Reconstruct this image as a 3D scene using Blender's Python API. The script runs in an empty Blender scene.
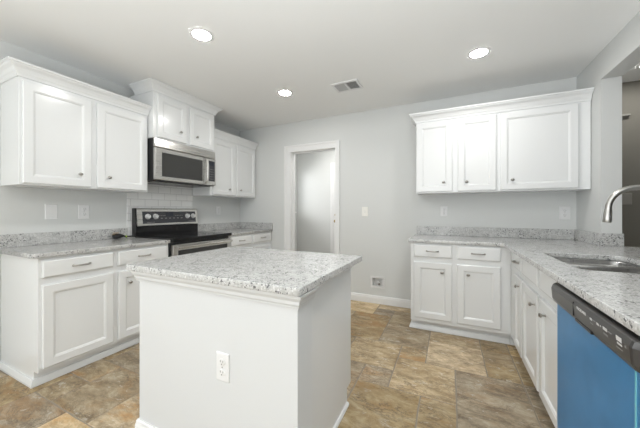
import bpy, bmesh, math, random
from mathutils import Vector, Matrix

S = bpy.context.scene
COL = S.collection
PI = math.pi

# ------------------------------------------------------------------ camera, world, light, exposure
cam = bpy.data.objects.new('camera', bpy.data.cameras.new('camera'))
COL.objects.link(cam)
cam.location = (0, 0, 1.1966)
cam.rotation_euler = (PI / 2, 0, 0.4417)
cam.data.sensor_width = 36
cam.data.lens = 36 * 273.6 / 640
cam.data.shift_y = -3.2 / 640
cam.data.clip_start = 0.02
S.camera = cam

S.view_settings.view_transform = 'Standard'
S.view_settings.look = 'None'
S.view_settings.gamma = 1
S.view_settings.exposure = 0.27
S.view_settings.use_curve_mapping = False

W = bpy.data.worlds.new('world')
S.world = W
W.use_nodes = True
W.node_tree.nodes['Background'].inputs[0].default_value = (0.93, 0.97, 1.0, 1)
W.node_tree.nodes['Background'].inputs[1].default_value = 1.6

CAN = 150.0          # ceiling lamp lens strength


def area(name, loc, rot, sx, sy, watts, col=(1, 1, 1)):
    l = bpy.data.lights.new(name, 'AREA')
    l.shape = 'RECTANGLE'
    l.size = sx
    l.size_y = sy
    l.energy = watts
    l.color = col
    o = bpy.data.objects.new(name, l)
    COL.objects.link(o)
    o.location = loc
    o.rotation_euler = rot
    return o


# daylight through the windows of the room (outside the panes)
area('daylight_rear', (-1.3, -3.75, 1.45), (PI / 2, 0, 0), 2.9, 1.7, 33, (0.95, 0.98, 1.0))
area('daylight_left', (-3.30, -1.5, 1.5), (PI / 2, 0, -PI / 2), 2.0, 1.5, 48, (0.95, 0.98, 1.0))
area('daylight_laundry', (-3.55, 4.10, 1.75), (PI / 2, 0, -PI / 2), 0.5, 0.6, 20)
# added upward fill behind the viewer, standing in for a bounced flash
area('bounce_fill', (0.3, -0.9, 0.92), (PI, 0, 0), 2.0, 2.0, 92, (0.93, 0.97, 1.0))

# ------------------------------------------------------------------ measured room
XL, YB, XR, ZC = -3.1185, 3.514, 1.131, 2.512
XR2 = XR + 0.127
CT, CB = 0.911, 0.880     # counter top / bottom


# ------------------------------------------------------------------ materials
def new_mat(name):
    m = bpy.data.materials.new(name)
    m.use_nodes = True
    nt = m.node_tree
    return m, nt, nt.nodes['Principled BSDF']


def plain(name, col, rough=0.5, metal=0.0, spec=0.5, bump=0.0, bscale=200, coat=0.0):
    m, nt, b = new_mat(name)
    b.inputs['Base Color'].default_value = (*col, 1)
    b.inputs['Roughness'].default_value = rough
    b.inputs['Metallic'].default_value = metal
    b.inputs['Specular IOR Level'].default_value = spec
    b.inputs['Coat Weight'].default_value = coat
    tc = nt.nodes.new('ShaderNodeTexCoord')
    n = nt.nodes.new('ShaderNodeTexNoise')
    n.inputs['Scale'].default_value = bscale
    n.inputs['Detail'].default_value = 3
    nt.links.new(tc.outputs['Object'], n.inputs['Vector'])
    if bump > 0:
        bp = nt.nodes.new('ShaderNodeBump')
        bp.inputs['Strength'].default_value = bump
        bp.inputs['Distance'].default_value = 0.002
        nt.links.new(n.outputs['Fac'], bp.inputs['Height'])
        nt.links.new(bp.outputs['Normal'], b.inputs['Normal'])
    return m


def emit(name, col, strength):
    m, nt, b = new_mat(name)
    b.inputs['Base Color'].default_value = (*col, 1)
    b.inputs['Emission Color'].default_value = (*col, 1)
    b.inputs['Emission Strength'].default_value = strength
    return m


M = {}
M['wall'] = plain('wall_paint', (0.645, 0.655, 0.645), 0.75, bump=0.08, bscale=120, spec=0.3)
M['ceiling'] = plain('ceiling_paint', (0.86, 0.865, 0.855), 0.85, bump=0.12, bscale=90, spec=0.2)
M['trim'] = plain('trim_paint', (0.775, 0.775, 0.77), 0.35, spec=0.4)
M['cab'] = plain('cabinet_paint', (0.76, 0.77, 0.77), 0.20, bump=0.015, bscale=60, spec=0.5)
M['knee'] = plain('island_paint', (0.62, 0.63, 0.635), 0.5, bump=0.05, bscale=120, spec=0.35)
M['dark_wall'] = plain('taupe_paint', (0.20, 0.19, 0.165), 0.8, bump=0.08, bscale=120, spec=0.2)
M['nickel'] = plain('brushed_nickel', (0.38, 0.365, 0.34), 0.28, 1.0)
M['chrome'] = plain('stainless_faucet', (0.43, 0.42, 0.40), 0.30, 1.0)
M['black'] = plain('black_enamel', (0.012, 0.012, 0.013), 0.3)
M['glass_black'] = plain('black_glass', (0.006, 0.006, 0.007), 0.10, spec=0.35)
M['panel'] = plain('control_panel_glass', (0.035, 0.036, 0.042), 0.2)
M['window_dark'] = plain('oven_window', (0.045, 0.045, 0.045), 0.10)
M['mesh_dark'] = plain('microwave_window', (0.04, 0.04, 0.038), 0.22)
M['dwpanel'] = plain('dishwasher_panel', (0.045, 0.043, 0.042), 0.30)
M['plastic'] = plain('white_plastic', (0.74, 0.74, 0.74), 0.35)
M['almond'] = plain('almond_plastic', (0.80, 0.79, 0.74), 0.4)
M['slot'] = plain('slot_dark', (0.18, 0.18, 0.18), 0.6)
M['knobwhite'] = plain('steel_knob', (0.75, 0.75, 0.75), 0.3, 0.6)
M['mark'] = plain('printed_mark', (0.65, 0.65, 0.65), 0.5)
M['markdim'] = plain('printed_mark_dim', (0.22, 0.22, 0.22), 0.5)
M['ring'] = plain('burner_mark', (0.06, 0.06, 0.065), 0.2)
M['display'] = plain('display_glass', (0.015, 0.018, 0.03), 0.08)
M['filmedge'] = plain('film_edge', (0.16, 0.50, 0.60), 0.25)
M['brass'] = plain('aged_brass', (0.45, 0.33, 0.15), 0.3, 1.0)
M['greytub'] = plain('grey_plastic', (0.66, 0.66, 0.65), 0.5)
M['rubber'] = plain('black_rubber', (0.014, 0.014, 0.015), 0.45)
M['greentag'] = plain('green_tag', (0.45, 0.75, 0.06), 0.5)
M['copper'] = plain('brass_pins', (0.50, 0.32, 0.10), 0.35, 1.0)
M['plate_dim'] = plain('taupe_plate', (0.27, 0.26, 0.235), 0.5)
M['louver'] = plain('louver_paint', (0.55, 0.55, 0.55), 0.5)
M['duct'] = plain('duct_dark', (0.28, 0.28, 0.28), 0.8)
M['lens'] = emit('lamp_lens', (1.0, 0.985, 0.96), CAN)
M['lens_dim'] = emit('lamp_lens_far', (1.0, 0.985, 0.95), 105)
M['lens_added'] = emit('added_lamp_lens', (1.0, 0.985, 0.95), 230)  # lens of the added laundry lamp


def steel(name, col, rough, axis):
    m, nt, b = new_mat(name)
    b.inputs['Base Color'].default_value = (*col, 1)
    b.inputs['Metallic'].default_value = 1
    tc = nt.nodes.new('ShaderNodeTexCoord')
    mp = nt.nodes.new('ShaderNodeMapping')
    mp.inputs['Scale'].default_value = axis
    n = nt.nodes.new('ShaderNodeTexNoise')
    n.inputs['Scale'].default_value = 1
    n.inputs['Detail'].default_value = 4
    mr = nt.nodes.new('ShaderNodeMapRange')
    mr.inputs['To Min'].default_value = rough - 0.06
    mr.inputs['To Max'].default_value = rough + 0.08
    nt.links.new(tc.outputs['Object'], mp.inputs['Vector'])
    nt.links.new(mp.outputs['Vector'], n.inputs['Vector'])
    nt.links.new(n.outputs['Fac'], mr.inputs['Value'])
    nt.links.new(mr.outputs['Result'], b.inputs['Roughness'])
    return m


M['steel'] = steel('brushed_steel', (0.56, 0.55, 0.53), 0.27, (3, 400, 400))
M['sink'] = steel('sink_steel', (0.34, 0.335, 0.325), 0.28, (300, 300, 20))


def granite():
    m, nt, b = new_mat('speckled_granite')
    N, L = nt.nodes, nt.links
    tc = N.new('ShaderNodeTexCoord')

    def noise(scale, detail=4, dist=0.0):
        n = N.new('ShaderNodeTexNoise')
        n.inputs['Scale'].default_value = scale
        n.inputs['Detail'].default_value = detail
        n.inputs['Distortion'].default_value = dist
        L.new(tc.outputs['Object'], n.inputs['Vector'])
        return n

    def ramp(src, stops):
        r = N.new('ShaderNodeValToRGB')
        e = r.color_ramp.elements
        e[0].position, e[0].color = stops[0][0], (*stops[0][1], 1)
        e[1].position, e[1].color = stops[-1][0], (*stops[-1][1], 1)
        for p, c in stops[1:-1]:
            x = e.new(p)
            x.color = (*c, 1)
        L.new(src, r.inputs['Fac'])
        return r

    def mix(fac, a, bcol):
        x = N.new('ShaderNodeMix')
        x.data_type = 'RGBA'
        L.new(fac, x.inputs['Factor'])
        L.new(a, x.inputs['A'])
        x.inputs['B'].default_value = (*bcol, 1)
        return x.outputs['Result']

    base = ramp(noise(38, 6, 0.6).outputs['Fac'], [(0.30, (0.43, 0.43, 0.42)), (0.47, (0.50, 0.50, 0.49)), (0.62, (0.57, 0.57, 0.56))])
    v1 = N.new('ShaderNodeTexVoronoi')
    v1.inputs['Scale'].default_value = 155
    L.new(tc.outputs['Object'], v1.inputs['Vector'])
    s1 = N.new('ShaderNodeSeparateColor')
    L.new(v1.outputs['Color'], s1.inputs['Color'])
    cl = noise(13, 3, 0.3)
    add = N.new('ShaderNodeMath')
    add.operation = 'MULTIPLY_ADD'
    L.new(cl.outputs['Fac'], add.inputs[0])
    add.inputs[1].default_value = 1.1
    L.new(s1.outputs['Red'], add.inputs[2])
    g1 = ramp(add.outputs[0], [(0.0, (0, 0, 0)), (1.0, (0, 0, 0))])
    g1.color_ramp.interpolation = 'LINEAR'
    # threshold masks
    def thr(src, a, c):
        r = N.new('ShaderNodeMapRange')
        r.inputs['From Min'].default_value = a
        r.inputs['From Max'].default_value = c
        L.new(src, r.inputs['Value'])
        return r.outputs['Result']
    c1 = mix(thr(add.outputs[0], 1.30, 1.40), base.outputs['Color'], (0.40, 0.40, 0.39))
    c2 = mix(thr(add.outputs[0], 1.46, 1.54), c1, (0.15, 0.15, 0.155))
    v2 = N.new('ShaderNodeTexVoronoi')
    v2.inputs['Scale'].default_value = 210
    L.new(tc.outputs['Object'], v2.inputs['Vector'])
    s2 = N.new('ShaderNodeSeparateColor')
    L.new(v2.outputs['Color'], s2.inputs['Color'])
    c3 = mix(thr(s2.outputs['Green'], 0.92, 0.96), c2, (0.33, 0.325, 0.32))
    c4 = mix(thr(s2.outputs['Blue'], 0.90, 0.95), c3, (0.66, 0.66, 0.655))
    N.remove(g1)
    L.new(c4, b.inputs['Base Color'])
    b.inputs['Roughness'].default_value = 0.13
    b.inputs['Specular IOR Level'].default_value = 0.5
    return m


M['granite'] = granite()


def tile_floor():
    m, nt, b = new_mat('stone_floor_tile')
    N, L = nt.nodes, nt.links
    tc = N.new('ShaderNodeTexCoord')
    at = N.new('ShaderNodeAttribute')
    at.attribute_name = 'tile_random'
    sep = N.new('ShaderNodeSeparateColor')
    L.new(at.outputs['Color'], sep.inputs['Color'])
    sc = N.new('ShaderNodeVectorMath')
    sc.operation = 'MULTIPLY_ADD'
    L.new(at.outputs['Color'], sc.inputs[0])
    sc.inputs[1].default_value = (37, 53, 41)
    L.new(tc.outputs['Object'], sc.inputs[2])
    # stretch along a direction so that the veining runs
    mp = N.new('ShaderNodeMapping')
    mp.inputs['Scale'].default_value = (0.75, 1.5, 1.0)
    mp.inputs['Rotation'].default_value = (0, 0, 0.5)
    L.new(sc.outputs[0], mp.inputs['Vector'])

    def noise(scale, detail, dist, rough=0.6):
        n = N.new('ShaderNodeTexNoise')
        n.inputs['Scale'].default_value = scale
        n.inputs['Detail'].default_value = detail
        n.inputs['Distortion'].default_value = dist
        n.inputs['Roughness'].default_value = rough
        L.new(mp.outputs['Vector'], n.inputs['Vector'])
        return n.outputs['Fac']

    def ramp(src, stops):
        r = N.new('ShaderNodeValToRGB')
        e = r.color_ramp.elements
        e[0].position, e[0].color = stops[0][0], (*stops[0][1], 1)
        e[1].position, e[1].color = stops[-1][0], (*stops[-1][1], 1)
        for p, c in stops[1:-1]:
            x = e.new(p)
            x.color = (*c, 1)
        L.new(src, r.inputs['Fac'])
        return r.outputs['Color']

    def math_(op, a, bb):
        x = N.new('ShaderNodeMath')
        x.operation = op
        x.use_clamp = op == 'MULTIPLY'
        for i, v in enumerate((a, bb)):
            if isinstance(v, (int, float)):
                x.inputs[i].default_value = v
            else:
                L.new(v, x.inputs[i])
        return x.outputs[0]

    def mix(fac, a, bb):
        x = N.new('ShaderNodeMix')
        x.data_type = 'RGBA'
        if isinstance(fac, float):
            x.inputs['Factor'].default_value = fac
        else:
            L.new(fac, x.inputs['Factor'])
        for k, v in (('A', a), ('B', bb)):
            if isinstance(v, tuple):
                x.inputs[k].default_value = (*v, 1)
            else:
                L.new(v, x.inputs[k])
        return x.outputs['Result']

    n1 = noise(6.5, 12, 0.35, 0.80)
    grey = ramp(n1, [(0.32, (0.10, 0.078, 0.055)), (0.43, (0.26, 0.205, 0.14)), (0.53, (0.42, 0.345, 0.245)), (0.66, (0.62, 0.54, 0.42))])
    tan = ramp(n1, [(0.32, (0.14, 0.085, 0.035)), (0.43, (0.34, 0.23, 0.10)), (0.54, (0.50, 0.375, 0.20)), (0.67, (0.66, 0.55, 0.37))])
    base = mix(sep.outputs['Red'], grey, tan)
    rust = ramp(noise(3.6, 10, 0.4, 0.72), [(0.50, (0, 0, 0)), (0.62, (1, 1, 1))])
    rf = math_('MULTIPLY', rust, math_('ADD', math_('MULTIPLY', sep.outputs['Green'], 0.8), 0.08))
    c1 = mix(rf, base, (0.40, 0.215, 0.07))
    veins = ramp(noise(7.5, 12, 0.6, 0.74), [(0.470, (0, 0, 0)), (0.50, (1, 1, 1)), (0.53, (0, 0, 0))])
    vf = math_('MULTIPLY', veins, ramp(noise(3.0, 4, 0.5), [(0.45, (0, 0, 0)), (0.60, (0.85, 0.85, 0.85))]))
    c2 = mix(vf, c1, (0.13, 0.095, 0.06))
    pit = ramp(noise(15, 10, 0.5, 0.75), [(0.58, (0, 0, 0)), (0.63, (1, 1, 1))])
    c3 = mix(math_('MULTIPLY', pit, 0.75), c2, (0.62, 0.57, 0.49))
    tone = ramp(sep.outputs['Blue'], [(0.0, (0.80, 0.80, 0.80)), (1.0, (1.38, 1.36, 1.32))])
    x = N.new('ShaderNodeMix')
    x.data_type = 'RGBA'
    x.blend_type = 'MULTIPLY'
    x.inputs['Factor'].default_value = 1
    L.new(c3, x.inputs['A'])
    L.new(tone, x.inputs['B'])
    L.new(x.outputs['Result'], b.inputs['Base Color'])
    b.inputs['Roughness'].default_value = 0.42
    bp = N.new('ShaderNodeBump')
    bp.inputs['Strength'].default_value = 0.5
    bp.inputs['Distance'].default_value = 0.006
    L.new(noise(14, 8, 1.0, 0.65), bp.inputs['Height'])
    L.new(bp.outputs['Normal'], b.inputs['Normal'])
    return m


M['tile'] = tile_floor()
M['grout'] = plain('floor_grout', (0.30, 0.26, 0.21), 0.9, bump=0.3, bscale=150)


def subway():
    m, nt, b = new_mat('white_subway_tile')
    N, L = nt.nodes, nt.links
    tc = N.new('ShaderNodeTexCoord')
    sp = N.new('ShaderNodeSeparateXYZ')
    cb = N.new('ShaderNodeCombineXYZ')
    L.new(tc.outputs['Object'], sp.inputs[0])
    L.new(sp.outputs['Y'], cb.inputs['X'])
    L.new(sp.outputs['Z'], cb.inputs['Y'])
    br = N.new('ShaderNodeTexBrick')
    br.inputs['Color1'].default_value = (0.86, 0.86, 0.85, 1)
    br.inputs['Color2'].default_value = (0.83, 0.83, 0.82, 1)
    br.inputs['Mortar'].default_value = (0.62, 0.62, 0.61, 1)
    br.inputs['Scale'].default_value = 1
    br.inputs['Brick Width'].default_value = 0.156
    br.inputs['Row Height'].default_value = 0.078
    br.inputs['Mortar Size'].default_value = 0.0025
    L.new(cb.outputs[0], br.inputs['Vector'])
    L.new(br.outputs['Color'], b.inputs['Base Color'])
    b.inputs['Roughness'].default_value = 0.15
    bp = N.new('ShaderNodeBump')
    bp.inputs['Strength'].default_value = 0.6
    bp.inputs['Distance'].default_value = 0.002
    bp.invert = True
    L.new(br.outputs['Fac'], bp.inputs['Height'])
    L.new(bp.outputs['Normal'], b.inputs['Normal'])
    return m


M['subway'] = subway()


def film():
    m, nt, b = new_mat('blue_protective_film')
    N, L = nt.nodes, nt.links
    tc = N.new('ShaderNodeTexCoord')
    n = N.new('ShaderNodeTexNoise')
    n.inputs['Scale'].default_value = 5
    n.inputs['Detail'].default_value = 5
    n.inputs['Distortion'].default_value = 0.8
    L.new(tc.outputs['Object'], n.inputs['Vector'])
    r = N.new('ShaderNodeValToRGB')
    e = r.color_ramp.elements
    e[0].position, e[0].color = 0.3, (0.028, 0.17, 0.36, 1)
    e[1].position, e[1].color = 0.75, (0.042, 0.21, 0.44, 1)
    L.new(n.outputs['Fac'], r.inputs['Fac'])
    L.new(r.outputs['Color'], b.inputs['Base Color'])
    b.inputs['Roughness'].default_value = 0.30
    b.inputs['Specular IOR Level'].default_value = 0.3
    b.inputs['Metallic'].default_value = 0.0
    bp = N.new('ShaderNodeBump')
    bp.inputs['Strength'].default_value = 0.10
    bp.inputs['Distance'].default_value = 0.004
    L.new(n.outputs['Fac'], bp.inputs['Height'])
    L.new(bp.outputs['Normal'], b.inputs['Normal'])
    return m


M['film'] = film()


def pane_mat():
    m, nt, b = new_mat('window_glass')
    N, L = nt.nodes, nt.links
    tr = N.new('ShaderNodeBsdfTransparent')
    gl = N.new('ShaderNodeBsdfGlossy')
    gl.inputs['Roughness'].default_value = 0.02
    mx = N.new('ShaderNodeMixShader')
    mx.inputs[0].default_value = 0.06
    L.new(tr.outputs[0], mx.inputs[1])
    L.new(gl.outputs[0], mx.inputs[2])
    L.new(mx.outputs[0], N['Material Output'].inputs['Surface'])
    return m


M['pane'] = pane_mat()


# ------------------------------------------------------------------ mesh helpers
class MB:
    """collects shapes into one mesh"""
    def __init__(self):
        self.bm = bmesh.new()

    def _merge(self, b2, mtx=None):
        me = bpy.data.meshes.new('tmp')
        if mtx is not None:
            bmesh.ops.transform(b2, matrix=mtx, verts=b2.verts)
        b2.to_mesh(me)
        b2.free()
        self.bm.from_mesh(me)
        bpy.data.meshes.remove(me)

    def box(self, x0, x1, y0, y1, z0, z1, bev=0.0, seg=2, mtx=None):
        b = bmesh.new()
        bmesh.ops.create_cube(b, size=1)
        for v in b.verts:
            v.co = Vector((x0 + (v.co.x + .5) * (x1 - x0), y0 + (v.co.y + .5) * (y1 - y0), z0 + (v.co.z + .5) * (z1 - z0)))
        if bev > 0:
            bmesh.ops.bevel(b, geom=list(b.edges), offset=bev, segments=seg, profile=0.5, affect='EDGES')
        self._merge(b, mtx)
        return self

    def prism(self, pts, axis, a0, a1, bev=0.0):
        """polygon pts extruded along axis ('x','y','z') from a0 to a1; pts are the two other coords in order"""
        b = bmesh.new()

        def P(p, a):
            return {'x': (a, p[0], p[1]), 'y': (p[0], a, p[1]), 'z': (p[0], p[1], a)}[axis]
        r0 = [b.verts.new(P(p, a0)) for p in pts]
        r1 = [b.verts.new(P(p, a1)) for p in pts]
        n = len(pts)
        b.faces.new(r0)
        b.faces.new(r1[::-1])
        for i in range(n):
            b.faces.new((r0[i], r1[i], r1[(i + 1) % n], r0[(i + 1) % n]))
        bmesh.ops.recalc_face_normals(b, faces=b.faces)
        if bev:
            bmesh.ops.bevel(b, geom=list(b.edges), offset=bev, segments=2, profile=0.5, affect='EDGES')
        self._merge(b)
        return self

    def rings(self, rings, cap0=True, cap1=True, closed=True):
        """list of vertex loops of equal length, bridged"""
        b = bmesh.new()
        vs = [[b.verts.new(p) for p in r] for r in rings]
        n = len(rings[0])
        for i in range(len(vs) - 1):
            for k in range(n if closed else n - 1):
                k2 = (k + 1) % n
                b.faces.new((vs[i][k], vs[i][k2], vs[i + 1][k2], vs[i + 1][k]))
        if cap0:
            b.faces.new(vs[0][::-1])
        if cap1:
            b.faces.new(vs[-1])
        bmesh.ops.recalc_face_normals(b, faces=b.faces)
        self._merge(b)
        return self

    def lathe(self, prof, origin, axis, seg=20, sx=1.0, sy=1.0):
        """prof: (radius, distance along axis)"""
        ax = Vector(axis).normalized()
        up = Vector((0, 0, 1)) if abs(ax.z) < 0.9 else Vector((1, 0, 0))
        u = ax.cross(up).normalized()
        v = u.cross(ax)
        O = Vector(origin)
        rs = []
        for r, d in prof:
            r = max(r, 1e-4)
            rs.append([O + ax * d + (u * math.cos(2 * PI * k / seg) * sx + v * math.sin(2 * PI * k / seg) * sy) * r for k in range(seg)])
        self.rings(rs)
        return self

    def tube(self, path, rad, seg=12):
        pts = [Vector(p) for p in path]
        n = len(pts)
        rads = rad if isinstance(rad, (list, tuple)) else [rad] * n
        t0 = (pts[1] - pts[0]).normalized()
        ref = Vector((0, 0, 1)) if abs(t0.z) < 0.9 else Vector((1, 0, 0))
        u = t0.cross(ref).normalized()
        rs = []
        for i in range(n):
            t = (pts[min(i + 1, n - 1)] - pts[max(i - 1, 0)]).normalized()
            u = (u - t * u.dot(t)).normalized()
            v = t.cross(u)
            rs.append([pts[i] + (u * math.cos(2 * PI * k / seg) + v * math.sin(2 * PI * k / seg)) * rads[i] for k in range(seg)])
        self.rings(rs)
        return self

    def sweep(self, prof, path, z0=0.0, side=1):
        """profile (out, z) swept along a 2D path with mitred corners; out is to the right of travel for side=1"""
        P = [Vector((p[0], p[1])) for p in path]
        n = len(P)
        offs = []
        for i in range(n):
            def nrm(a, b_):
                d = (b_ - a).normalized()
                return Vector((d.y, -d.x)) * side
            if i == 0:
                o = nrm(P[0], P[1])
            elif i == n - 1:
                o = nrm(P[-2], P[-1])
            else:
                a, c = nrm(P[i - 1], P[i]), nrm(P[i], P[i + 1])
                o = (a + c) / (1 + a.dot(c))
            offs.append(o)
        rs = [[Vector((P[i].x + offs[i].x * q[0], P[i].y + offs[i].y * q[0], z0 + q[1])) for q in prof] for i in range(n)]
        self.rings(rs)
        return self

    def grid(self, us, vs, holes, t0, t1, axis):
        """slab made of the cells of a grid with rectangular holes; axis = thickness axis"""
        b = bmesh.new()
        us, vs = sorted({round(q, 5) for q in us}), sorted({round(q, 5) for q in vs})

        def P(u, v, t):
            return {'x': (t, u, v), 'y': (u, t, v), 'z': (u, v, t)}[axis]
        cache = {}

        def V(u, v, t):
            k = (round(u, 5), round(v, 5), round(t, 5))
            if k not in cache:
                cache[k] = b.verts.new(P(u, v, t))
            return cache[k]
        nu, nv = len(us) - 1, len(vs) - 1

        def solid(i, j):
            if i < 0 or j < 0 or i >= nu or j >= nv:
                return False
            cu, cv = (us[i] + us[i + 1]) / 2, (vs[j] + vs[j + 1]) / 2
            return not any(h[0] < cu < h[1] and h[2] < cv < h[3] for h in holes)
        for i in range(nu):
            for j in range(nv):
                if not solid(i, j):
                    continue
                a, c, d, e = us[i], us[i + 1], vs[j], vs[j + 1]
                for t in (t0, t1):
                    b.faces.new((V(a, d, t), V(c, d, t), V(c, e, t), V(a, e, t)))
                for (di, dj, p, q) in ((-1, 0, (a, d), (a, e)), (1, 0, (c, d), (c, e)), (0, -1, (a, d), (c, d)), (0, 1, (a, e), (c, e))):
                    if not solid(i + di, j + dj):
                        b.faces.new((V(*p, t0), V(*q, t0), V(*q, t1), V(*p, t1)))
        bmesh.ops.recalc_face_normals(b, faces=b.faces)
        self._merge(b)
        return self

    def mesh(self, name, mat, smooth=False):
        me = bpy.data.meshes.new(name)
        self.bm.to_mesh(me)
        self.bm.free()
        if mat is not None:
            me.materials.append(mat)
        if smooth:
            for p in me.polygons:
                p.use_smooth = True
            me.set_sharp_from_angle(angle=math.radians(38))
        return me

    def build(self, name, mat, parent=None, smooth=False, loc=(0, 0, 0)):
        return link(name, self.mesh(name, mat, smooth), parent, loc)


def link(name, me, parent=None, loc=(0, 0, 0), rot=(0, 0, 0)):
    o = bpy.data.objects.new(name, me)
    COL.objects.link(o)
    o.parent = parent
    o.location = loc
    o.rotation_euler = rot
    return o


def tag(o, label, cat, group=None):
    o['label'] = label
    o['category'] = cat
    if group:
        o['group'] = group
    return o


def thing(name, label, cat, loc=(0, 0, 0), rz=0.0, group=None):
    o = bpy.data.objects.new(name, None)
    o.empty_display_size = 0.1
    COL.objects.link(o)
    o.location = loc
    o.rotation_euler = (0, 0, rz)
    return tag(o, label, cat, group)


def struct(o):
    o['kind'] = 'structure'
    return o


def copy_tree(o, parent=None):
    c = o.copy()
    COL.objects.link(c)
    c.parent = parent
    for ch in [k for k in COL.objects if k.parent == o]:
        copy_tree(ch, c)
    return c


def flat_slab(splines, z0, z1, bev=0.003):
    """mesh of a flat slab from 2D outlines (the first is the outside, the others are holes)"""
    cu = bpy.data.curves.new('outline', 'CURVE')
    cu.dimensions = '2D'
    cu.fill_mode = 'BOTH'
    for pts in splines:
        s = cu.splines.new('POLY')
        s.points.add(len(pts) - 1)
        for p, q in zip(s.points, pts):
            p.co = (q[0], q[1], 0, 1)
        s.use_cyclic_u = True
    cu.extrude = (z1 - z0) / 2 - bev
    cu.bevel_depth = bev
    cu.bevel_resolution = 2
    cu.offset = -bev
    o = bpy.data.objects.new('outline', cu)
    COL.objects.link(o)
    bpy.context.view_layer.update()
    dg = bpy.context.evaluated_depsgraph_get()
    me = bpy.data.meshes.new_from_object(o.evaluated_get(dg))
    bpy.data.objects.remove(o)
    bpy.data.curves.remove(cu)
    me.transform(Matrix.Translation((0, 0, (z0 + z1) / 2)))
    return me


def rounded(pts, rads, seg=5):
    """round the corners of a polygon"""
    out = []
    n = len(pts)
    for i in range(n):
        p, a, c = Vector(pts[i]), Vector(pts[i - 1]), Vector(pts[(i + 1) % n])
        r = rads[i] if isinstance(rads, (list, tuple)) else rads
        if r <= 0:
            out.append(tuple(p))
            continue
        d1, d2 = (a - p).normalized(), (c - p).normalized()
        ang = d1.angle(d2)
        t = r / math.tan(ang / 2)
        p1, p2 = p + d1 * t, p + d2 * t
        for k in range(seg + 1):
            s = k / seg
            q = (1 - s) ** 2 * p1 + 2 * s * (1 - s) * p + s * s * p2
            out.append(tuple(q))
    return out


def text_mesh(body, size, extrude=0.0003):
    cu = bpy.data.curves.new('text', 'FONT')
    cu.body = body
    cu.size = size
    cu.extrude = extrude
    cu.align_x = 'LEFT'
    cu.align_y = 'CENTER'
    o = bpy.data.objects.new('text', cu)
    COL.objects.link(o)
    bpy.context.view_layer.update()
    me = bpy.data.meshes.new_from_object(o.evaluated_get(bpy.context.evaluated_depsgraph_get()))
    bpy.data.objects.remove(o)
    bpy.data.curves.remove(cu)
    return me


# ------------------------------------------------------------------ the setting
YR = -3.6          # rear wall (behind the viewer)
XF = 4.6           # far side of the room beyond the opening

# floor: irregular stone tiles on a 0.21 m module, one mesh
def build_floor():
    random.seed(11)
    U = 0.21
    ox, oy = -0.17, 1.88
    i0, i1 = -16, 24
    j0, j1 = -27, 16
    used = {}
    tiles = []

    def put(i, j, w, h):
        for a in range(i, i + w):
            for c in range(j, j + h):
                used[(a, c)] = 1
        tiles.append((i, j, w, h))
    # joints read from the photograph
    for t in [(0, 2, 2, 2), (-3, 1, 2, 2), (-1, 2, 1, 1), (-1, 0, 2, 2), (-2, 0, 1, 1), (0, -2, 1, 2), (1, -1, 2, 3), (2, 2, 1, 1), (2, 3, 1, 1),
              (-2, -3, 2, 3), (-2, 3, 2, 2), (-4, 3, 2, 3), (0, 4, 2, 1), (2, 4, 1, 2),
              (-11, -7, 2, 2), (-11, -5, 1, 1), (-13, -7, 2, 3), (-10, -5, 2, 2), (-9, -7, 2, 2), (-8, -5, 2, 3)]:
        put(*t)
    sizes = [(3, 2), (2, 3), (2, 2), (2, 2), (1, 2), (2, 1), (1, 1)]
    for j in range(j0, j1):
        for i in range(i0, i1):
            if (i, j) in used:
                continue
            random.shuffle(sizes)
            for w, h in sizes:
                if all((a, c) not in used and a < i1 and c < j1 for a in range(i, i + w) for c in range(j, j + h)):
                    put(i, j, w, h)
                    break
            else:
                put(i, j, 1, 1)
    warm = {(-13, -7), (2, 2), (-4, 3)}
    bm = bmesh.new()
    cl = bm.loops.layers.color.new('tile_random')
    g = 0.0035

    def jit():
        return random.uniform(-0.002, 0.002)
    for (i, j, w, h) in tiles:
        x0, x1 = ox + i * U + g, ox + (i + w) * U - g
        y0, y1 = oy + j * U + g, oy + (j + h) * U - g
        # wavy outline
        top = []
        for (ax, ay, bx, by) in ((x0, y0, x1, y0), (x1, y0, x1, y1), (x1, y1, x0, y1), (x0, y1, x0, y0)):
            k = 5
            for q in range(k):
                s = q / k
                top.append((ax + (bx - ax) * s + jit(), ay + (by - ay) * s + jit()))
        cxm, cym = (x0 + x1) / 2, (y0 + y1) / 2
        e = 0.003
        vt = [bm.verts.new((p[0] + (e if p[0] < cxm else -e), p[1] + (e if p[1] < cym else -e), 0.0)) for p in top]
        vb = [bm.verts.new((p[0], p[1], -0.004)) for p in top]
        fs = [bm.faces.new(vt)]
        n = len(top)
        for q in range(n):
            fs.append(bm.faces.new((vb[q], vb[(q + 1) % n], vt[(q + 1) % n], vt[q])))
        col = (random.random() ** 0.75, random.random(), random.random(), 1)
        if (i, j) in warm:
            col = (0.95, 1.0, 0.35, 1)
        if (i, j) == (0, 2):
            col = (0.45, 0.1, 1.0, 1)
        if (i, j) in ((-1, 0), (-3, 1)):
            col = (0.75, 0.35, 0.8, 1)
        for f in fs:
            for l in f.loops:
                l[cl] = col
    X0, X1 = ox + i0 * U, ox + i1 * U
    Y0, Y1 = oy + j0 * U, oy + j1 * U
    bq = bm.faces.new([bm.verts.new(p) for p in ((X0, Y0, -0.003), (X1, Y0, -0.003), (X1, Y1, -0.003), (X0, Y1, -0.003))])
    bq.material_index = 1
    me = bpy.data.meshes.new('floor')
    bm.to_mesh(me)
    bm.free()
    me.materials.append(M['tile'])
    me.materials.append(M['grout'])
    struct(link('floor', me))


build_floor()
struct(MB().box(XL - 0.12, XF + 0.12, YR - 0.12, 5.0, ZC, ZC + 0.1).build('ceiling', M['ceiling']))

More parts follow.
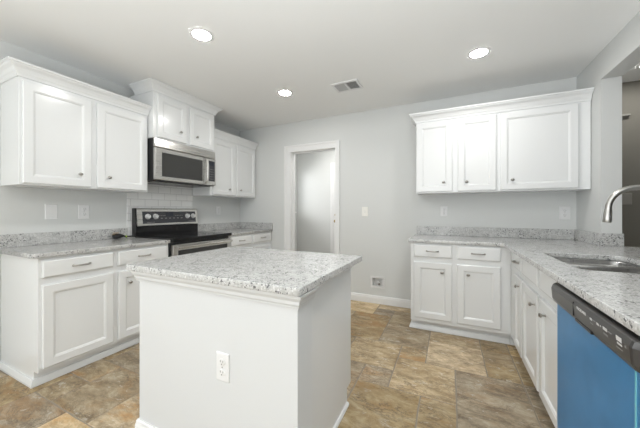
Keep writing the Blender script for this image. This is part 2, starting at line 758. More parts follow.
# left wall, with a window behind the viewer
LW = (-2.4, -0.6, 0.75, 2.2)
struct(MB().grid([YR, YB + 0.12, LW[0], LW[1]], [0, ZC, LW[2], LW[3]], [LW], XL - 0.12, XL, 'x').build('wall_left', M['wall']))
# back wall: doorway and recessed water box
DX0, DX1, DZ = -2.160, -1.412, 2.083
WB = (-0.905, -0.774, 0.222, 0.326)
struct(MB().grid([XL, XR, DX0, DX1, WB[0], WB[1]], [0, ZC, DZ, WB[2], WB[3]], [(DX0, DX1, -1, DZ), WB], YB, YB + 0.12, 'y').build('wall_back', M['wall']))
# right wall with the pass-through opening above a half wall
OP = (-0.2, 3.034, 0.872, 2.283)
struct(MB().grid([YR, 3.99, OP[0], OP[1]], [0, ZC, OP[2], OP[3]], [OP], XR, XR2, 'x').build('wall_right', M['wall']))
# rear wall with a wide window
RW = (-2.8, 0.2, 0.55, 2.35)
struct(MB().grid([XL, XF, RW[0], RW[1]], [0, ZC, RW[2], RW[3]], [RW], YR - 0.12, YR, 'y').build('wall_rear', M['wall']))
# the room beyond the opening
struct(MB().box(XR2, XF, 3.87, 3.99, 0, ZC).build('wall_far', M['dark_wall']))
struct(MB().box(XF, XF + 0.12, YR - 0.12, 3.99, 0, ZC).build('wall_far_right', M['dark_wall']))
# laundry room behind the doorway
LY0, LY1 = YB + 0.12, 4.75
LWIN = (3.97, 4.645, 1.18, 1.95)
struct(MB().grid([LY0, LY1, LWIN[0], LWIN[1]], [0, ZC, LWIN[2], LWIN[3]], [LWIN], -2.876, -2.756, 'x').build('wall_laundry_left', M['wall']))
struct(MB().box(-2.876, -0.78, LY1, LY1 + 0.12, 0, ZC).build('wall_laundry_back', M['wall']))
struct(MB().box(-0.90, -0.78, LY0, LY1, 0, ZC).build('wall_laundry_right', M['wall']))


def window(name, fixed, a0, a1, z0, z1, axis, t0, t1, mull=1):
    """window frame in a wall hole with a glass pane; thickness axis 'x' or 'y'"""
    f = 0.045
    us = [a0, a0 + f, a1 - f, a1]
    hs = []
    w = (a1 - a0 - 2 * f - (mull - 1) * 0.03) / mull
    for k in range(mull):
        h0 = a0 + f + k * (w + 0.03)
        hs.append((h0, h0 + w, z0 + f, z1 - f))
        us += [h0, h0 + w]
    o = struct(MB().grid(us, [z0, z0 + f, z1 - f, z1], hs, t0, t1, axis).build(name, M['trim']))
    tm = (t0 + t1) / 2
    b = MB()
    if axis == 'x':
        b.box(tm - 0.003, tm + 0.003, a0 + f, a1 - f, z0 + f, z1 - f)
    else:
        b.box(a0 + f, a1 - f, tm - 0.003, tm + 0.003, z0 + f, z1 - f)
    b.build('pane', M['pane'], o)
    return o


window('window_1', 0, LWIN[0], LWIN[1], LWIN[2], LWIN[3], 'x', -2.84, -2.79)
window('window_2', 0, LW[0], LW[1], LW[2], LW[3], 'x', XL - 0.10, XL - 0.04, 2)
window('window_3', 0, RW[0], RW[1], RW[2], RW[3], 'y', YR - 0.10, YR - 0.04, 3)
struct(MB().box(-2.79, -2.725, LWIN[0] - 0.05, LWIN[1] + 0.05, LWIN[2] - 0.028, LWIN[2] - 0.001, 0.004).build('trim_1', M['trim']))

# doorway: jamb lining and casing
b = MB()
CW = 0.090
b.prism([(DX0 - CW, 0), (DX0 - CW, DZ + CW - 0.007), (DX1 + CW - 0.037, DZ + CW - 0.007), (DX1 + CW - 0.037, 0), (DX1 + 0.0, 0), (DX1, DZ), (DX0, DZ), (DX0, 0)], 'y', YB - 0.012, YB)
b.prism([(DX0 - CW, 0), (DX0 - CW, DZ + CW - 0.007), (DX1 + CW - 0.037, DZ + CW - 0.007), (DX1 + CW - 0.037, 0), (DX1 + CW - 0.062, 0), (DX1 + CW - 0.062, DZ + CW - 0.032), (DX0 - CW + 0.025, DZ + CW - 0.032), (DX0 - CW + 0.025, 0)], 'y', YB - 0.022, YB - 0.012, 0.002)
b.prism([(DX0, 0), (DX0, DZ), (DX1, DZ), (DX1, 0), (DX1 - 0.014, 0), (DX1 - 0.014, DZ - 0.014), (DX0 + 0.014, DZ - 0.014), (DX0 + 0.014, 0)], 'y', YB - 0.010, YB + 0.13)
b.prism([(DX0 + .014, 0), (DX0 + .014, DZ - .014), (DX1 - .014, DZ - .014), (DX1 - .014, 0), (DX1 - 0.026, 0), (DX1 - 0.026, DZ - 0.026), (DX0 + 0.026, DZ - 0.026), (DX0 + 0.026, 0)], 'y', YB + 0.06, YB + 0.10)
struct(b.build('trim_2', M['trim']))

# outside door in the laundry's back wall
b = MB()
b.box(-1.955, -1.10, LY1 - 0.02, LY1 - 0.001, 0.01, 2.035)
door1 = struct(b.build('door_1', M['trim']))
b = MB()
for z in (0.2, 1.2):
    for x in (-1.83, -1.46):
        b.box(x, x + 0.26, LY1 - 0.026, LY1 - 0.019, z, z + 0.72, 0.003)
b.build('door_panels', M['trim'], door1)
for nm, z, r in (('door_knob', 1.005, 0.027), ('deadbolt', 1.12, 0.024)):
    MB().lathe([(r, 0), (r, 0.006), (0.010, 0.008), (0.010, 0.028), (r, 0.034), (r * 1.02, 0.05), (r * 0.6, 0.06)] if nm == 'door_knob' else [(r, 0), (r, 0.016), (r * 0.7, 0.022)],
               (-1.905, LY1 - 0.02, z), (0, -1, 0), 18).build(nm, M['brass'], door1, True)
b = MB()
b.prism([(-2.022, 0), (-2.022, 2.10), (-1.03, 2.10), (-1.03, 0), (-1.095, 0), (-1.095, 2.038), (-1.957, 2.038), (-1.957, 0)], 'y', LY1 - 0.02, LY1 - 0.0005, 0.002)
struct(b.build('trim_3', M['trim']))


def base_profile(h=0.10):
    return [(0, 0), (0.015, 0), (0.015, h - 0.03), (0.011, h - 0.018), (0.011, h - 0.008), (0.006, h), (0, h)]


SHOE = [(0, 0), (0.020, 0), (0.020, 0.014), (0.012, 0.040), (0.009, 0.046), (0, 0.046)]
b = MB()
b.sweep(base_profile(), [(DX1 + CW - 0.035, YB), (-0.357, YB)])
b.sweep(base_profile(), [(XL + 0.68, YB), (DX0 - CW - 0.001, YB)])
struct(b.build('baseboard_back', M['trim']))
struct(MB().sweep(base_profile(), [(XL, YR), (XL, 0.80)]).build('baseboard_left', M['trim']))
struct(MB().sweep(base_profile(), [(-2.756, LY0), (-2.756, LY1), (-2.03, LY1)]).build('baseboard_laundry', M['trim']))

# ------------------------------------------------------------------ cabinet parts
_proto = {}


def knob_mesh():
    if 'knob' not in _proto:
        b = MB().lathe([(0.008, 0), (0.0075, 0.003), (0.005, 0.006), (0.005, 0.014), (0.011, 0.018), (0.0155, 0.022), (0.0155, 0.026), (0.011, 0.031), (0.003, 0.033)], (0, 0, 0), (0, -1, 0), 18, 1.0, 0.86)
        _proto['knob'] = b.mesh('knob', M['nickel'], True)
    return _proto['knob']


def pull_mesh():
    if 'pull' not in _proto:
        b = MB()
        path, rad = [], []
        for k in range(15):
            s = -1 + 2 * k / 14
            path.append((0.052 * s, -0.027 * (1 - abs(s) ** 5) - 0.001, 0))
            rad.append(0.0065 if abs(s) > 0.95 else 0.0048 + 0.0012 * math.cos(s * PI / 2))
        b.tube(path, rad, 10)
        for s in (-1, 1):
            b.lathe([(0.008, 0), (0.008, 0.002), (0.006, 0.004)], (0.051 * s, 0, 0), (0, -1, 0), 12)
        _proto['pull'] = b.mesh('pull', M['nickel'], True)
    return _proto['pull']


def rect(w, h, i, y, x0=0, z0=0):
    return [Vector((x0 + i, y, z0 + i)), Vector((x0 + w - i, y, z0 + i)), Vector((x0 + w - i, y, z0 + h - i)), Vector((x0 + i, y, z0 + h - i))]


def door_mesh(w, h, t=0.02, f=0.062):
    b = MB()
    b.rings([rect(w, h, 0, 0), rect(w, h, 0, -t + 0.004), rect(w, h, 0.003, -t + 0.001), rect(w, h, 0.006, -t),
             rect(w, h, f - 0.008, -t), rect(w, h, f - 0.005, -t + 0.003), rect(w, h, f, -t + 0.004), rect(w, h, f + 0.006, -t + 0.011)])
    return b.mesh('door', M['cab'])


def slab_mesh(w, h, t=0.02):
    b = MB()
    b.rings([rect(w, h, 0, 0), rect(w, h, 0, -t + 0.007), rect(w, h, 0.003, -t + 0.003), rect(w, h, 0.010, -t)])
    return b.mesh('drawer', M['cab'])


def add_door(root, x0, x1, z0, z1, knob=None):
    d = link('door', door_mesh(x1 - x0, z1 - z0), root, (x0, -0.0005, z0))
    if knob:
        link('knob', knob_mesh(), d, (knob[0] - x0, -0.011 if min(knob[0] - x0, x1 - knob[0]) > 0.066 else -0.020, knob[1] - z0))
    return d


def add_drawer(root, x0, x1, z0, z1, pull=True):
    d = link('drawer' if pull else 'false_front', slab_mesh(x1 - x0, z1 - z0), root, (x0, -0.0005, z0))
    if pull:
        link('pull', pull_mesh(), d, ((x1 - x0) / 2, -0.020, (z1 - z0) / 2))
    return d


TOE = 0.064


def base_box(root, w, d, top=0.878, x0=0.0):
    MB().prism([(0, 0.10), (0, top), (d, top), (d, 0.0), (TOE, 0.0), (TOE, 0.10)], 'x', x0, w, 0.0012).build('cabinet_box', M['cab'], root)


CROWN = [(0, 0), (0.010, 0), (0.012, 0.014), (0.016, 0.022), (0.020, 0.026), (0.024, 0.036), (0.036, 0.054), (0.052, 0.066), (0.056, 0.070), (0.058, 0.076), (0.068, 0.080), (0.070, 0.092), (0, 0.092)]

BF = XL + 0.62       # face of the base cabinets along the left wall
UF = XL + 0.316      # face of the wall cabinets along the left wall

# ------------------------------------------------------------------ left run, base
r = thing('base_cabinet', 'white two-door base cabinet left of the range with an exposed end panel', 'cabinet', (BF, 0.852, 0), PI / 2)
base_box(r, 0.942, 0.612)
add_drawer(r, 0.017, 0.449, 0.740, 0.856)
add_drawer(r, 0.486, 0.915, 0.740, 0.856)
add_door(r, 0.017, 0.449, 0.125, 0.690)
add_door(r, 0.486, 0.915, 0.125, 0.690, (0.572, 0.588))
MB().sweep(SHOE, [(0.0, 0.612), (0.0, TOE), (0.942, TOE)], side=1).build('shoe_molding', M['cab'], r)

r = thing('base_cabinet', 'white two-door base cabinet right of the range in the corner', 'cabinet', (BF, 2.612, 0), PI / 2)
base_box(r, 0.893, 0.612)
add_drawer(r, 0.022, 0.417, 0.745, 0.865)
add_drawer(r, 0.460, 0.885, 0.745, 0.865)
add_door(r, 0.022, 0.417, 0.125, 0.690, (0.33, 0.588))
add_door(r, 0.460, 0.885, 0.125, 0.690, (0.55, 0.588))
MB().sweep(SHOE, [(0.0, TOE), (0.893, TOE)], side=1).build('shoe_molding', M['cab'], r)

# ------------------------------------------------------------------ left run, wall cabinets
r = thing('wall_cabinet', 'large white two-door wall cabinet at far left beside the microwave', 'cabinet', (UF, 0.852, 1.388), PI / 2)
MB().box(0, 0.932, 0, 0.314, 0, 0.785, 0.0015).build('cabinet_box', M['cab'], r)
add_door(r, 0.017, 0.438, 0.012, 0.755, (0.354, 0.114))
add_door(r, 0.480, 0.917, 0.012, 0.755, (0.570, 0.110))
MB().sweep(CROWN, [(0.932, 0.0), (0, 0), (0, 0.314)], z0=0.779, side=-1).build('crown_molding', M['cab'], r)

r = thing('wall_cabinet', 'raised white two-door wall cabinet above the microwave with crown at the ceiling', 'cabinet', (XL + 0.40, 1.788, 1.945), PI / 2)
MB().box(0, 0.800, 0, 0.398, 0, 0.480, 0.0015).build('cabinet_box', M['cab'], r)
add_door(r, 0.036, 0.384, 0.014, 0.447, (0.297, 0.122))
add_door(r, 0.426, 0.776, 0.014, 0.447, (0.514, 0.122))
MB().sweep([(q[0], q[1] * 1.0) for q in CROWN], [(0.800, 0.398), (0.800, 0.0), (0, 0), (0, 0.29)], z0=0.472, side=-1).build('crown_molding', M['cab'], r)

r = thing('wall_cabinet', 'white two-door wall cabinet in the corner right of the microwave', 'cabinet', (UF, 2.592, 1.398), PI / 2)
MB().box(0, 0.918, 0, 0.314, 0, 0.775, 0.0015).build('cabinet_box', M['cab'], r)
add_door(r, 0.040, 0.443, 0.014, 0.745, (0.332, 0.098))
add_door(r, 0.482, 0.898, 0.014, 0.745, (0.545, 0.098))
MB().sweep(CROWN, [(0.918, 0.0), (0, 0)], z0=0.769, side=-1).build('crown_molding', M['cab'], r)

# ------------------------------------------------------------------ back run
BY = YB - 0.62
r = thing('base_cabinet', 'white two-door base cabinet on the back wall under two drawers', 'cabinet', (-0.353, BY, 0), 0)
base_box(r, 0.843, 0.612)
add_drawer(r, 0.032, 0.374, 0.742, 0.864)
add_drawer(r, 0.417, 0.765, 0.742, 0.864)
add_door(r, 0.032, 0.374, 0.140, 0.692, (0.290, 0.604))
add_door(r, 0.417, 0.765, 0.140, 0.692, (0.510, 0.604))
MB().sweep(SHOE, [(0.841, TOE), (0.0, TOE), (0.0, 0.598)], side=-1).build('shoe_molding', M['cab'], r)

UY = YB - 0.316
r = thing('wall_cabinet', 'white two-door wall cabinet on the back wall, left end of its row', 'cabinet', (-0.334, UY, 1.388), 0)
MB().box(0, 0.767, 0, 0.314, 0, 0.785, 0.0015).build('cabinet_box', M['cab'], r)
add_door(r, 0.010, 0.362, 0.014, 0.762, (0.278, 0.110))
add_door(r, 0.414, 0.752, 0.014, 0.762, (0.494, 0.106))
r = thing('wall_cabinet', 'white single wide-door wall cabinet on the back wall against the right wall', 'cabinet', (0.434, UY, 1.388), 0)
MB().box(0, 0.692, 0, 0.314, 0, 0.785, 0.0015).build('cabinet_box', M['cab'], r)
add_door(r, 0.017, 0.605, 0.014, 0.762, (0.115, 0.108))
o = MB().sweep(CROWN, [(-0.334, YB - 0.002), (-0.334, UY), (1.126, UY)], z0=2.166, side=1).build('crown_molding', M['cab'])
tag(o, 'white crown molding running along the top of the back wall cabinets', 'molding')

# ------------------------------------------------------------------ right run (peninsula)
RF = 0.49
RD = XR - RF - 0.004
r = thing('base_cabinet', 'narrow white corner cabinet on the peninsula with one drawer over one door', 'cabinet', (RF, BY - 0.002, 0), -PI / 2)
base_box(r, 0.478, RD)
add_drawer(r, 0.228, 0.470, 0.742, 0.864)
add_door(r, 0.228, 0.470, 0.125, 0.692, (0.415, 0.632))
MB().sweep(SHOE, [(0.478, TOE), (-TOE - 0.002, TOE), (-TOE - 0.002, 0.002)], side=-1).build('shoe_molding', M['cab'], r)
MB().box(-TOE - 0.04, 0.001, TOE, TOE + 0.05, 0, 0.10).box(-TOE - 0.04, -TOE - 0.001, 0.001, TOE + 0.001, 0, 0.10).build('toe_corner', M['cab'], r)
r = thing('sink_cabinet', 'white two-door sink base cabinet next to the dishwasher', 'cabinet', (RF, 2.412, 0), -PI / 2)
base_box(r, 0.785, RD, 0.66)
MB().box(0.0, 0.785, 0, 0.02, 0.66, 0.878).build('face_frame', M['cab'], r)
add_drawer(r, 0.022, 0.392, 0.742, 0.864, False)
add_drawer(r, 0.430, 0.775, 0.742, 0.864, False)
add_door(r, 0.022, 0.392, 0.125, 0.692, (0.345, 0.625))
add_door(r, 0.430, 0.775, 0.125, 0.692, (0.520, 0.618))
MB().sweep(SHOE, [(0.785, TOE), (0.0, TOE)], side=-1).build('shoe_molding', M['cab'], r)
r = thing('base_cabinet', 'white base cabinet at the near end of the peninsula past the dishwasher', 'cabinet', (RF, 0.968, 0), -PI / 2)
base_box(r, 0.50, RD)
add_drawer(r, 0.02, 0.48, 0.742, 0.864)
add_door(r, 0.02, 0.48, 0.125, 0.692)

# dishwasher
r = thing('dishwasher', 'dishwasher with a blue film-covered door and a dark control strip', 'dishwasher', (RF, 1.622, 0), -PI / 2)
DWW = 0.646
MB().box(0.006, DWW - 0.006, 0.012, 0.58, 0.105, 0.868).build('tub', M['black'], r)
MB().box(0.004, DWW - 0.004, 0.05, 0.10, 0.004, 0.104).build('toe_panel', M['black'], r)
dd = MB().box(0.003, DWW - 0.003, -0.038, 0.010, 0.115, 0.772, 0.004).build('door', M['film'], r)
dd['label'] = 'door panel still covered in blue protective film'
MB().box(0.594, 0.602, -0.0392, -0.037, 0.118, 0.768, 0.0005).build('film_edge', M['filmedge'], dd)
b = MB()
prof = [(0.010, 0.772), (-0.036, 0.772), (-0.052, 0.780), (-0.060, 0.796), (-0.064, 0.840), (-0.058, 0.858), (-0.048, 0.864), (0.010, 0.864)]
b.rings([[Vector((x, p[0] * s + (1 - s) * 0.01, p[1])) for p in prof] for x, s in ((0.002, 0.80), (0.012, 0.97), (0.020, 1.0), (DWW - 0.020, 1.0), (DWW - 0.012, 0.97), (DWW - 0.002, 0.80))])
cp = b.build('control_panel', M['dwpanel'], r)
MB().box(0.275, 0.405, -0.0615, -0.050, 0.781, 0.7935, 0.003).build('handle_pocket', M['black'], cp)
MB().box(0.264, 0.266, -0.0643, -0.058, 0.797, 0.850).build('seam', M['black'], cp)
# printed marks on the strip (facing -y, slightly tilted)
tilt = math.atan2(0.004, 0.044)
t = link('brand_lettering', text_mesh('FRIGIDAIRE', 0.0150), cp, (0.300, -0.0642, 0.838), (PI / 2 + tilt, 0, 0))
t.data.materials.append(M['mark'])
for (x, z, w, h, mm) in ((0.405, 0.836, 0.014, 0.007, 'mark'), (0.424, 0.838, 0.020, 0.003, 'markdim'), (0.452, 0.836, 0.014, 0.007, 'mark'), (0.474, 0.837, 0.005, 0.005, 'mark'),
                         (0.492, 0.838, 0.024, 0.009, 'mark'), (0.520, 0.838, 0.022, 0.003, 'markdim'), (0.492, 0.822, 0.026, 0.006, 'markdim'), (0.405, 0.822, 0.022, 0.003, 'markdim'),
                         (0.566, 0.840, 0.026, 0.013, 'mark'), (0.568, 0.826, 0.024, 0.005, 'mark'), (0.560, 0.813, 0.034, 0.003, 'markdim'), (0.606, 0.832, 0.007, 0.007, 'markdim')):
    y = -0.0602 - 0.004 * (z - 0.796) / 0.044
    mk = MB().box(-w / 2, w / 2, -0.0006, 0.0006, -h / 2, h / 2).build('control_marking', M[mm], cp)
    mk.location = (x + w / 2, y, z)
    mk.rotation_euler = (tilt, 0, 0)

# ------------------------------------------------------------------ countertops
o = link('countertop', flat_slab([rounded([(XL + 0.002, 0.815), (BF + 0.026, 0.815), (BF + 0.026, 1.799), (XL + 0.002, 1.799)], [0, 0.03, 0.004, 0])], CB, CT))
o.data.materials.append(M['granite'])
tag(o, 'speckled grey granite countertop left of the range', 'countertop')
o = link('countertop', flat_slab([rounded([(XL + 0.002, 2.608), (BF + 0.026, 2.608), (BF + 0.026, YB - 0.002), (XL + 0.002, YB - 0.002)], [0, 0.004, 0, 0])], CB, CT))
o.data.materials.append(M['granite'])
tag(o, 'short speckled granite countertop between the range and the back corner', 'countertop')

PX = 0.432      # front edge of the peninsula top
SX0, SX1 = 0.575, 0.985
SNEAR, SFAR = (1.745, 2.030), (2.058, 2.365)


def rrect(x0, x1, y0, y1, r_):
    return rounded([(x0, y0), (x1, y0), (x1, y1), (x0, y1)], r_, 6)


pen = rounded([(-0.378, YB - 0.002), (-0.378, BY - 0.025), (PX, BY - 0.025), (PX, 0.44), (1.375, 0.44), (1.375, 3.028), (XR - 0.002, 3.028), (XR - 0.002, YB - 0.002)],
              [0, 0.02, 0.03, 0.03, 0.05, 0.05, 0, 0], 6)
hole = rrect(SX0, SX1, SNEAR[0], SFAR[1], 0.06)
o = link('countertop', flat_slab([pen, hole], CB, CT))
o.data.materials.append(M['granite'])
tag(o, 'large L-shaped granite countertop holding the sink, on the peninsula and back wall', 'countertop')

# granite upstands along the walls
ST, SZ = 0.022, 1.013
o = MB().box(XL + 0.001, XL + ST, 0.815, 1.758, CT + 0.0005, SZ, 0.002).build('backsplash', M['granite'])
tag(o, 'low granite backsplash strip on the left wall under the two wall plates', 'backsplash')
b = MB().box(XL + 0.001, XL + ST, 2.600, YB - 0.001, CT + 0.0005, SZ, 0.002)
b.box(XL + ST, BF + 0.030, YB - ST, YB - 0.001, CT + 0.0005, SZ, 0.002)
tag(b.build('backsplash', M['granite']), 'low L-shaped granite backsplash in the far corner right of the range', 'backsplash')
b = MB().box(-0.357, XR - ST, YB - ST, YB - 0.001, CT + 0.0005, SZ, 0.002)
b.box(XR - ST, XR - 0.001, 3.012, YB - 0.001, CT + 0.0005, SZ, 0.002)
b.box(XR - 0.001, XR2 + 0.004, 3.012, 3.033, CT + 0.0005, SZ, 0.002)
tag(b.build('backsplash', M['granite']), 'granite backsplash along the back wall wrapping the wall end by the sink', 'backsplash')
# tiles behind the range
o = MB().box(XL + 0.0005, XL + 0.010, 1.762, 2.582, 0.90, 1.66).build('tile_backsplash', M['subway'])
tag(o, 'white subway tile backsplash on the wall between range and microwave', 'backsplash')

# ------------------------------------------------------------------ sink and faucet
sk = thing('kitchen_sink', 'stainless double-bowl undermount sink in the peninsula countertop', 'sink', ((SX0 + SX1) / 2, 2.03, 0.70), 0)
ox_, oy_, oz_ = sk.location


def loopz(x0, x1, y0, y1, r_, z):
    return [Vector((p[0] - ox_, p[1] - oy_, z - oz_)) for p in rounded([(x0, y0), (x1, y0), (x1, y1), (x0, y1)], r_, 7)]


for (y0, y1) in (SNEAR, SFAR):
    b = MB()
    zt = CB - 0.002
    x0, x1 = SX0 - 0.002, SX1 + 0.002
    ya, yb_ = y0 - 0.002, y1 + 0.002
    rs = [loopz(x0, x1, ya, yb_, 0.06, zt - 0.01), loopz(x0 + .003, x1 - .003, ya + .003, yb_ - .003, 0.06, zt), ]
    rs += [loopz(x0 + .010, x1 - .010, ya + .010, yb_ - .010, 0.055, zt), loopz(x0 + .014, x1 - .014, ya + .014, yb_ - .014, 0.055, zt - 0.006),
           loopz(x0 + .020, x1 - .020, ya + .020, yb_ - .020, 0.06, zt - 0.15), loopz(x0 + .028, x1 - .028, ya + .028, yb_ - .028, 0.06, zt - 0.17),
           loopz(x0 + .045, x1 - .045, ya + .045, yb_ - .045, 0.05, zt - 0.18)]
    bw = b.rings(rs, cap0=False).build('bowl', M['sink'], sk, True)
    MB().lathe([(0.042, 0), (0.042, 0.003), (0.034, 0.004), (0.030, 0.0015), (0.01, 0.001)], ((SX0 + SX1) / 2 - ox_, (y0 + y1) / 2 - oy_, zt - 0.18 - oz_), (0, 0, 1), 20).build('drain', M['chrome'], bw, True)

MB().box(SX0 + 0.001 - ox_, SX1 - 0.001 - ox_, SNEAR[1] - 0.014 - oy_, SFAR[0] + 0.014 - oy_, 0.80 - oz_, 0.896 - oz_, 0.012, 3).build('divider', M['sink'], sk, True)
fx, fy = 1.055, 1.985
fc = thing('faucet', 'tall stainless gooseneck faucet with pull-down spray head over the sink', 'faucet', (fx, fy, CT), 0)
MB().lathe([(0.030, 0), (0.030, 0.006), (0.024, 0.012), (0.022, 0.06), (0.020, 0.085), (0.0145, 0.095)], (0, 0, 0), (0, 0, 1), 24).build('base', M['chrome'], fc, True)
R_ = 0.105
zc_ = 1.212 - CT
path = [(0, 0, 0.07), (0, 0, 0.15), (0, 0, zc_)]
for k in range(1, 9):
    a_ = PI / 2 * k / 8
    path.append((-R_ + R_ * math.cos(a_), 0, zc_ + R_ * math.sin(a_)))
for k in range(0, 9):
    a_ = PI / 2 + PI / 2 * k / 8
    path.append((-R_ - 0.075 + R_ * math.cos(a_), 0, zc_ + R_ * math.sin(a_)))
path.append((path[-1][0] - 0.0005, 0, zc_ - 0.006))
MB().tube(path, 0.0135, 16).build('spout', M['chrome'], fc, True)
ex, ez = path[-1][0], path[-1][2]
dx, dz = path[-1][0] - path[-2][0], path[-1][2] - path[-2][2]
ln = math.hypot(dx, dz)
hd = MB().lathe([(0.0135, 0), (0.0150, 0.001), (0.0150, 0.006), (0.0155, 0.008), (0.0175, 0.045), (0.018, 0.068), (0.016, 0.072), (0.004, 0.070)], (ex, 0, ez), (dx / ln, 0, dz / ln), 20).build('spray_head', M['chrome'], fc, True)
MB().box(-0.003, 0.003, -0.021, -0.014, -0.014, 0.008, 0.002).build('spray_button', M['slot'], hd, False, (ex - 0.001, 0, ez - 0.035))
b = MB().tube([(0, -0.018, 0.05), (0, -0.045, 0.055), (0, -0.06, 0.075), (0, -0.075, 0.12)], [0.009, 0.009, 0.007, 0.0055], 12)
b.build('lever', M['chrome'], fc, True)

# ------------------------------------------------------------------ range
RY0, RW_ = 1.803, 0.801
rg = thing('range', 'freestanding black and stainless electric range between the two counters', 'range', (BF, RY0, 0), PI / 2)
# local: x along the wall, -y into the room, wall at y = 0.62
MB().box(0.003, RW_ - 0.003, 0.0, 0.595, 0.05, 0.895, 0.003).build('body', M['black'], rg)
for sx in (0.05, RW_ - 0.05):
    for sy in (0.05, 0.55):
        MB().lathe([(0.018, 0), (0.018, 0.05)], (sx, sy, 0.0), (0, 0, 1), 10).build('foot', M['black'], rg)
ck = MB().box(0.001, RW_ - 0.001, -0.058, 0.55, 0.890, 0.924, 0.005).build('cooktop', M['glass_black'], rg)
for (x, y, rr) in ((0.21, 0.10, 0.115), (0.21, 0.39, 0.085), (0.59, 0.10, 0.085), (0.59, 0.39, 0.105)):
    b = MB()
    b.rings([[Vector((x + q * math.cos(2 * PI * k / 40), y + q * math.sin(2 * PI * k / 40), z)) for k in range(40)] for q, z in ((rr, 0.9236), (rr, 0.9246), (rr - 0.005, 0.9246), (rr - 0.005, 0.9236))], False, False)
    b.build('burner_ring', M['ring'], ck)
# oven door
od = MB().box(0.012, RW_ - 0.012, -0.050, -0.002, 0.205, 0.858, 0.006).build('oven_door', M['steel'], rg)
MB().box(0.062, RW_ - 0.070, -0.0525, -0.045, 0.36, 0.800, 0.003).build('oven_window', M['window_dark'], od)
hb = MB()
hb.tube([(0.03, -0.090, 0.832), (RW_ - 0.03, -0.090, 0.832)], 0.011, 14)
for sx in (0.06, RW_ - 0.06):
    hb.tube([(sx, -0.048, 0.832), (sx, -0.088, 0.832)], 0.009, 10)
hb.build('handle', M['steel'], od, True)
MB().box(0.012, RW_ - 0.012, -0.050, -0.002, 0.06, 0.195, 0.006).build('storage_drawer', M['steel'], rg)
# backguard
MB().box(0.004, RW_ - 0.004, 0.53, 0.598, 0.915, 1.05, 0.003).build('rear_riser', M['glass_black'], rg)
bg = MB().prism([(0.605, 1.028), (0.520, 1.028), (0.516, 1.034), (0.536, 1.214), (0.544, 1.222), (0.605, 1.222)], 'x', 0.010, RW_ - 0.012, 0.003).build('backguard', M['steel'], rg)
MB().box(0.001, 0.0095, 0.535, 0.606, 0.93, 1.224, 0.003).build('end_cap', M['black'], rg)
tl = math.atan2(0.02, 0.18)
T = Matrix.Translation((0, 0.516, 1.034)) @ Matrix.Rotation(-tl, 4, 'X')
pn = MB().box(0.066, 0.752, -0.003, 0.003, 0.020, 0.155, 0.001, mtx=T).build('control_glass', M['panel'], bg)
MB().box(0.335, 0.435, -0.0042, -0.002, 0.098, 0.145, 0.0008, mtx=T).build('clock_display', M['display'], pn)
marks = [(0.22 + k * 0.052, 0.245 + k * 0.052, 0.072, 0.080) for k in range(7)]
marks += [(q + k * 0.022, q + 0.013 + k * 0.022, 0.105, 0.110) for k in range(5) for q in (0.23, 0.46)]
marks += [(0.11, 0.20, 0.032, 0.036), (0.64, 0.72, 0.032, 0.036)]
for (xa, xb, za, zb) in marks:
    MB().box(xa, xb, -0.0040, -0.002, za, zb, mtx=T).build('button_marking', M['markdim'], pn)
for x in (0.122, 0.211, 0.628, 0.714):
    c = T @ Vector((x, -0.003, 0.098))
    ax = (T.to_3x3() @ Vector((0, -1, 0)))
    kb = MB().lathe([(0.030, 0), (0.030, 0.005), (0.024, 0.007), (0.0225, 0.024), (0.020, 0.028), (0.004, 0.028)], c, ax, 20).build('control_knob', M['knobwhite'], bg, True)
    MB().box(x - 0.0015, x + 0.0015, -0.0325, -0.030, 0.100, 0.119, mtx=T).build('knob_pointer', M['slot'], kb)

# power cord lying on the counter
pc = thing('power_cord', 'black power cord and plug lying on the granite left of the range', 'cord', (XL + 0.06, 1.60, CT), PI / 2)
b = MB()
rs = []
for (x, w, h) in ((0.0, 0.020, 0.030), (0.006, 0.028, 0.042), (0.03, 0.030, 0.050), (0.06, 0.026, 0.044), (0.085, 0.016, 0.028), (0.10, 0.009, 0.018)):
    rs.append([Vector((x, w * math.cos(2 * PI * k / 14), 0.026 + h * 0.5 * math.sin(2 * PI * k / 14) * (1.0 if math.sin(2 * PI * k / 14) < 0 else 1.15))) for k in range(14)])
b.rings(rs)
b.build('plug', M['rubber'], pc, True)
for y, z in ((-0.012, 0.034), (0.012, 0.034), (0.0, 0.050)):
    MB().box(-0.004, 0.05, y - 0.002, y + 0.002, z + 0.008, z + 0.014).build('prong', M['copper'], pc)
MB().tube([(0.095, 0, 0.024), (0.12, 0.0, 0.018), (0.15, 0.01, 0.016), (0.172, 0.0, 0.016), (0.185, -0.02, 0.016)], 0.0075, 10).build('cable', M['rubber'], pc, True)
MB().lathe([(0.0095, 0), (0.0095, 0.009)], (0.116, 0, 0.0186), (1, 0, -0.15), 12).build('tag_band', M['greentag'], pc)

# ------------------------------------------------------------------ microwave
mw = thing('microwave', 'stainless over-the-range microwave mounted under the raised wall cabinet', 'microwave', (XL + 0.42, 1.790, 1.505), PI / 2)
MWW, MWH = 0.792, 0.436
MB().box(0.0, MWW, 0.022, 0.408, 0.004, MWH, 0.002).build('body', M['black'], mw)
MB().box(0.03, MWW - 0.03, 0.06, 0.40, -0.004, 0.006, 0.002).build('bottom_grille', M['mesh_dark'], mw)
